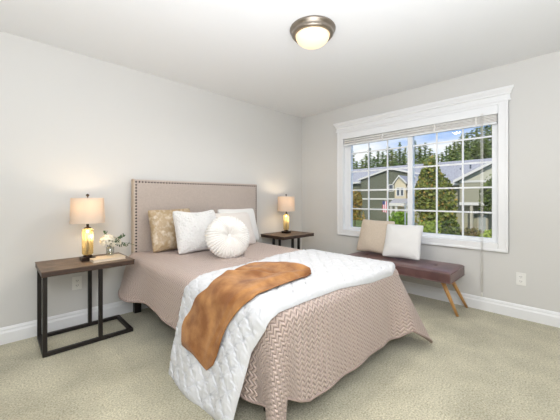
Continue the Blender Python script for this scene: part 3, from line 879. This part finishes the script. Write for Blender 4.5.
def ray(u, v, x):
    """the point of the plane x = const seen at a place of the photograph"""
    t = (u-280)/291; q = (198-v)/291
    d = (.6976+t*.7165, .7165-t*.6976, q); s = (x-CAM[0])/d[0]
    return (x, CAM[1]+s*d[1], CAM[2]+s*d[2])
# sage house
hs_ = empty('house', (46, 15, GZ), label='sage green gabled house with grey roof furthest to the left', cat='house')
xf = 42
ap = ray(391, 167.8, xf); lk = ray(359, 181, xf); rk = ray(407.5, 175.2, xf)
sl = (ap[2]-lk[2])/(lk[1]-ap[1])
yr = 2*ap[1]-lk[1]
gable(hs_, xf, xf+12, yr, lk[1]-.4, lk[2]+.4*sl, ap[1], ap[2]-.25, M['side_green'])
pa = ray(351, 171, xf+5.5); pe = ray(351, 184, xf+1.0)
mainroof(hs_, xf+1.2, xf+6.2, pe[2]+.3, pa[2]+.1, yr+1, 33, M['side_green'])
q1 = ray(380, 190, xf); q2 = ray(370, 198.9, xf)
for z_ in (q1[2], q2[2]):
    MB().box(xf-.06, xf-.002, yr, lk[1]-.4, z_-.12, z_+.12).build('band_board', M['xtrim'], hs_)
w0 = ray(389.5, 192, xf); w1 = ray(393, 185, xf)
xwin(hs_, xf, w1[1], w0[1], w0[2]+.2, w1[2])
setloc(hs_)
# cream house
hc = empty('house', (39, 11, GZ), label='small cream gabled house front with porch beside the sage house', cat='house')
xf = 39
ap = ray(399.3, 175.5, xf); lk = ray(393, 184, xf)
gable(hc, xf, xf+2.9, 2*ap[1]-lk[1], lk[1]-.25, lk[2]+.1, ap[1], ap[2]-.2, M['side_cream'], over=.2)
for uu in (398.3, 402.3):
    a_, b2 = ray(uu-1.1, 195.5, xf), ray(uu+1.1, 188, xf); xwin(hc, xf, b2[1], a_[1], a_[2], b2[2])
# second small gable further right
ap2 = ray(413.5, 174, xf); a3 = ray(409, 184, xf)
gable(hc, xf, xf+2.9, ray(424, 184, xf)[1], a3[1], a3[2]-.3, ap2[1], ap2[2]-.2, M['side_cream'], over=.3)
# porch
pl_, pr_ = ray(389.5, 201, xf-1.5), ray(410, 201, xf-1.5)
zt = ray(392, 199.5, xf)[2]; ze = ray(392, 204, xf-1.5)[2]
MB().prism([(xf-1.6, ze), (xf-.01, zt), (xf-.01, zt+.15), (xf-1.6, ze+.15)], pr_[1], pl_[1], 'y').build('porch_roof', M['roof'], hc)
MB().box(xf-1.66, xf-1.601, pr_[1], pl_[1], ze-.28, ze+.15).build('fascia', M['xtrim'], hc)
for uu in (391, 396.5, 406):
    c_ = ray(uu, 210, xf-1.4); MB().box(xf-1.5, xf-1.25, c_[1]-.14, c_[1]+.14, GZ, ze-.285).build('porch_post', M['xtrim'], hc)
setloc(hc)
# tan house to the right
ht_ = empty('house', (32, 3, GZ), label='tan sided house with pale gable beyond the bushy round tree', cat='house')
xf = 29
k0 = ray(455, 183, xf); k1 = ray(492, 164.6, xf)
sl = (k1[2]-k0[2])/(k0[1]-k1[1]); ya = k1[1]-1.2; za = k1[2]+1.2*sl
ysp = ray(475, 181.3, xf)[2]
bandz = ray(475, 204.3, xf)[2]
y_r = 2*ya-k0[1]
over = .4
# upper walls overhang the porch
b = MB().box(xf, xf+8, y_r, k0[1]-over, bandz, ysp); b.build('wall', M['side_tan'], ht_)
b = MB().prism([(y_r, ysp+.002), (k0[1]-over, ysp+.002), (k0[1]-over, max(ysp+.01, k0[2]+over*sl)), (ya, za), (y_r, k0[2]+over*sl)], xf, xf+8, 'x'); b.build('gable_wall', M['side_light'], ht_)
for sg, yy in ((1, k0[1]), (-1, y_r-over)):
    MB().prism([(ya, za+.03), (yy, k0[2]+.03), (yy, k0[2]+.25), (ya, za+.25)], xf-.5, xf+8, 'x').build('roof_slope', M['roof'], ht_)
    MB().prism([(ya, za), (yy, k0[2]), (yy, k0[2]+.27), (ya, za+.27)], xf-.56, xf-.502, 'x').build('rake_board', M['xtrim'], ht_)
MB().box(xf-.05, xf-.002, y_r, k0[1]-over, ysp-.1, ysp+.1).build('band_board', M['xtrim'], ht_)
MB().box(xf-.08, xf-.002, y_r, k0[1]-over, bandz-.1, bandz+.18).build('band_board', M['xtrim'], ht_)
r1_, r0_ = ray(470, 162.3, xf+6), ray(452, 183, xf+.8)
mainroof(ht_, xf+1.0, xf+6, r0_[2], r1_[2], k0[1]-1, 9.5, M['side_tan'], ry0=ya-1.5)
MB().box(xf+1.6, xf+8, y_r, k0[1]-over, GZ, bandz-.002).build('lower_wall', M['side_tan'], ht_)
for uu in (471.5, 495):
    c_ = ray(uu, 215, xf+.1); MB().box(xf, xf+.35, c_[1]-.11, c_[1]+.11, GZ, bandz-.101).build('porch_post', M['beige_trim'], ht_)
d0, d1 = ray(479, 225, xf+1.6), ray(486, 208, xf+1.6)
f_ = MB().box(xf+1.5, xf+1.598, d1[1]-.12, d0[1]+.12, GZ, d1[2]+.12).build('door', M['beige_trim'], ht_)
MB().box(xf+1.45, xf+1.499, d1[1], d0[1], GZ+.05, d1[2]-.75).build('door_leaf', M['door_grey'], f_)
MB().box(xf+1.45, xf+1.499, d1[1], d0[1], d1[2]-.6, d1[2]).build('pane', M['dark_pane'], f_)
for uu, vv in ((460.5, 173.5), (470.5, 170)):
    c_ = ray(uu, vv, xf+3.6); MB().tube((c_[0], c_[1], c_[2]-.1), (c_[0], c_[1], c_[2]+.55), .08, n=8).build('roof_vent', M['dark_pane'], ht_)
setloc(ht_)

# ------------------------------------------------------------------ foliage
def leafmat(name, c1, c2, c3=None, sc=1.0):
    m = bpy.data.materials.new(name); m.use_nodes = True; n = m.node_tree; b = n.nodes['Principled BSDF']; b.inputs['Roughness'].default_value = .6; b.inputs['Specular IOR Level'].default_value = .25
    g = nd(n, 'ShaderNodeNewGeometry'); r = nd(n, 'ShaderNodeValToRGB'); r.color_ramp.elements[0].color = c1; r.color_ramp.elements[1].color = c2
    if c3: e = r.color_ramp.elements.new(.85); e.color = c2; r.color_ramp.elements[-1].color = c3
    n.links.new(g.outputs['Random Per Island'], r.inputs[0]); n.links.new(r.outputs[0], b.inputs['Base Color'])
    b.inputs['Subsurface Weight'].default_value = 0
    return m
M['maple'] = leafmat('olive_leaves', srgb(88, 102, 42), srgb(138, 142, 62), srgb(184, 142, 66))
M['hedge'] = leafmat('bright_green_leaves', srgb(92, 128, 34), srgb(136, 168, 50))
M['lime'] = leafmat('lime_leaves', srgb(132, 150, 52), srgb(170, 182, 84))
M['orangey'] = leafmat('turning_leaves', srgb(120, 122, 54), srgb(176, 136, 66))
M['darkbush'] = leafmat('dark_bush_leaves', srgb(70, 92, 40), srgb(112, 122, 52))
M['brownbush'] = leafmat('brown_bush_leaves', srgb(112, 90, 58), srgb(140, 134, 72))
M['conifer'] = leafmat('conifer_needles', srgb(84, 112, 54), srgb(128, 152, 78))
M['conifer2'] = leafmat('conifer_needles_light', srgb(112, 130, 60), srgb(160, 172, 92))
def crown(radii, n_, leaf, rn, cone=0.0, lumps=7, cz=0.0):
    """leaf blades scattered through an uneven crown volume; origin at crown bottom centre"""
    b = MB(); rx, ry, rz = radii
    lum = [(Vector((rn.uniform(-.5, .5)*rx, rn.uniform(-.5, .5)*ry, rn.uniform(.25, 1.5)*rz)), rn.uniform(.45, .7)) for _ in range(lumps)]
    lum.append((Vector((0, 0, rz)), .85))
    for i in range(n_):
        c, s = rn.choice(lum)
        d = Vector((rn.gauss(0, 1), rn.gauss(0, 1), rn.gauss(0, 1))).normalized()*rn.uniform(.55, 1.0)**.5*s
        p = Vector((c.x+d.x*rx, c.y+d.y*ry, c.z+d.z*rz))
        if cone: 
            k = max(.12, 1-cone*max(0, p.z)/(2*rz)); p.x *= k; p.y *= k
        if p.z < 0: p.z = abs(p.z)*.3
        ax = Vector((rn.gauss(0, 1), rn.gauss(0, 1), rn.gauss(0, 1))).normalized(); ay = ax.orthogonal().normalized(); ay = Matrix.Rotation(rn.uniform(0, 6), 3, ax) @ ay
        q = leaf*rn.uniform(.6, 1.2); b.quad(p, ax*q*.5, ay*q*.32)
    return b
def tree(name, x, y, h_tr, radii, n_, leaf, m, label, cat, seed, cone=0, trunk=.1, group=None):
    e = empty(name, (x, y, GZ), label=label, cat=cat, group=group)
    rn = random.Random(seed)
    o = crown(radii, n_, leaf, rn, cone).build('foliage', m, e, fix=False); o.location = (0, 0, h_tr)
    if trunk:
        b = MB().tube((0, 0, 0), (0, 0, h_tr+radii[2]), trunk, trunk*.5, 8)
        for k in range(4):
            a = k*1.7+.4; b.tube((0, 0, h_tr*.9+.1), (radii[0]*.5*math.cos(a), radii[1]*.5*math.sin(a), h_tr+radii[2]*.8), trunk*.45, trunk*.2, 6)
        b.build('trunk', M['trunk'], e)
    return e
c_ = ray(431.5, 200, 20)
tree('maple_tree', 20, c_[1], 1.0, (2.0, 2.0, 3.0), 9000, .20, M['maple'], 'olive leafed tree with orange tips in front of the tan house', 'tree', 4, cone=.50, trunk=.1)
c_ = ray(355, 200, 22)
tree('street_tree', 22, c_[1], 1.9, (.95, .95, 1.6), 1800, .17, M['orangey'], 'small tree turning orange at the far edge of the window view', 'tree', 5, cone=.3, trunk=.06)
c_ = ray(402, 210, 24)
tree('garden_shrub', 24, c_[1], .1, (1.35, 1.35, 1.45), 3200, .15, M['hedge'], 'rounded bright green shrub in front of the cream house', 'shrub', 6, trunk=0)
c_ = ray(427, 222, 16)
tree('garden_shrub', 16, c_[1], .9, (.75, .75, .95), 1800, .14, M['lime'], 'lime green bush left of the tan house porch', 'shrub', 7, trunk=.04)
c_ = ray(448, 224, 17)
tree('garden_shrub', 17, c_[1], .3, (1.0, 1.1, 1.25), 2200, .15, M['darkbush'], 'dark green bush at the foot of the olive leafed tree', 'shrub', 8, trunk=0)
c_ = ray(473, 228, 17)
tree('garden_shrub', 17, c_[1], .35, (.8, 1.25, 1.05), 2600, .14, M['brownbush'], 'reddish brown bush below the white porch post', 'shrub', 9, trunk=0)
c_ = ray(490, 226, 16)
tree('garden_shrub', 16, c_[1], .6, (.7, .7, .95), 1600, .14, M['lime'], 'lime bush by the frame at the window side nearest the outlet', 'shrub', 10, trunk=0)
c_ = ray(494, 196, 22)
tree('street_tree', 22, c_[1], 3.0, (.9, .9, 1.5), 1800, .17, M['darkbush'], 'loose green tree in front of the tan house wall', 'tree', 12, trunk=.06)

# conifers behind the houses
def conifer_mesh(Hh, Rb, rn, dense=1.0):
    b = MB(); z = Hh*.08
    while z < Hh*.985:
        k = 1-z/Hh; r0 = Rb*(k**.58)*rn.uniform(.7, 1.15)+.15
        nb = max(5, int(15*dense*(k**.5)))
        for i in range(nb):
            a = rn.uniform(0, 2*PI); r_ = r0*rn.uniform(.55, 1.1)
            dn = rn.uniform(-.38, -.05)
            d = Vector((math.cos(a), math.sin(a), dn)); sdv = Vector((-math.sin(a), math.cos(a), 0))
            p0 = Vector((0, 0, z+rn.uniform(-.2, .2)))
            nq = 5
            for q in range(nq):
                f0 = (q+.3)/nq; c = p0+d*r_*f0; wd = r_*.26*(1-f0*.55)+.12
                for sg in (-1, 1):
                    tip = c+sdv*sg*wd*rn.uniform(.7, 1.2)+d*r_*.14+Vector((0, 0, rn.uniform(-.45, -.05)*wd-.05))
                    kk = len(b.v); w2 = .16+.05*r_
                    b.v += [tuple(c-d*w2), tuple(c+Vector((0, 0, -.12))), tuple(tip), tuple(c+d*w2*1.2)]
                    b.f.append((kk, kk+1, kk+2)); b.f.append((kk, kk+2, kk+3))
        z += Hh*.019
    return b
protos = []
for i, (m_, dn, rb) in enumerate((('conifer', 1.2, 4.0), ('conifer2', 1.3, 4.4), ('conifer', .6, 3.0), ('conifer2', 1.1, 3.8))):
    rn = random.Random(40+i)
    e = empty('conifer_tree', (0, 0, GZ), label='tall evergreen in the dense treeline rising behind the houses', cat='tree', group='evergreens in the treeline behind the houses')
    conifer_mesh(20, rb, rn, dn).build('foliage', M[m_], e, fix=False)
    MB().tube((0, 0, 0), (0, 0, 19.6), .28, .03, 7).build('trunk', M['trunk'], e)
    protos.append(e)
rn = random.Random(99); used = [False]*4
tops = [(347, 158), (352, 150), (357, 160), (362, 158), (366, 153), (370, 146.5), (374, 155), (378, 149), (383, 150), (388, 144), (392, 147), (396, 150), (400, 140.5), (405, 146), (410, 143), (415, 139), (420, 143), (425, 141), (430, 147), (434, 152), (438, 153), (442, 151), (446.5, 144.5), (450, 143), (454, 139), (458, 140), (462, 132), (467, 131), (472, 128), (477, 126), (482, 124), (487, 122), (492, 121), (497, 119), (503, 117)]
for i, (u, v) in enumerate(tops + [(u+3, v+11) for u, v in tops[::2]]):
    x = 62 + (i*5 % 6)*6.0 if i < len(tops) else 50+(i*3 % 4)*3.3
    p = ray(u, v, x); k = rn.randrange(4) if not (444 < u < 448) else 2
    if u in (415, 425, 400): k = 2
    if used[k]: e = copy_tree(protos[k])
    else: e = protos[k]; used[k] = True
    s = (p[2]-GZ)/20
    e.location = (x, p[1], GZ); e.scale = (s*rn.uniform(.85, 1.1), s*rn.uniform(.85, 1.1), s); e.rotation_euler = (0, 0, rn.uniform(0, 6.28))

# flag on the porch and the street lantern
M['flagw'] = mat('flag_white', srgb(236, 226, 226), .8); M['flagr'] = mat('flag_red', srgb(196, 74, 80), .8); M['flagb'] = mat('flag_blue', srgb(60, 68, 120), .8)
fx = 37.2; fp = ray(385.3, 205, fx)
fl = empty('flag', fp, label='striped red and white flag hanging from a pole before the sage house', cat='flag')
MB().tube((1.6, .2, -1.3), (-.1, .0, .75), .03, n=8).build('flag_pole', M['xtrim'], fl)
for k in range(7):
    MB().prism([(-.05+.03*math.sin(k), -k*.001), (-.02, -.9), (.0, -.9), (0, 0)], 0, 1, 'z') if False else None
    y_ = .42-k*.13
    MB().box(-.02, .0, y_-.13, y_-.002, -1.0-.03*k, .55 if k > 2 else .05).build('stripe', M['flagr'] if k % 2 == 0 else M['flagw'], fl)
MB().box(-.021, .001, .03, .42, .052, .56).build('canton', M['flagb'], fl)
lx = 14; lp = ray(405.2, 205, lx)
ln = empty('street_lantern', (lx, lp[1], GZ), label='grey post lantern standing before the bright green shrub', cat='lantern')
zz = lp[2]-GZ
MB().tube((0, 0, 0), (0, 0, zz-.16), .04, n=10).build('post', M['door_grey'], ln)
MB().lathe([(.06, zz-.16), (.10, zz+.12), (.14, zz+.13), (.02, zz+.22)], n=8).build('lantern_head', M['door_grey'], ln)
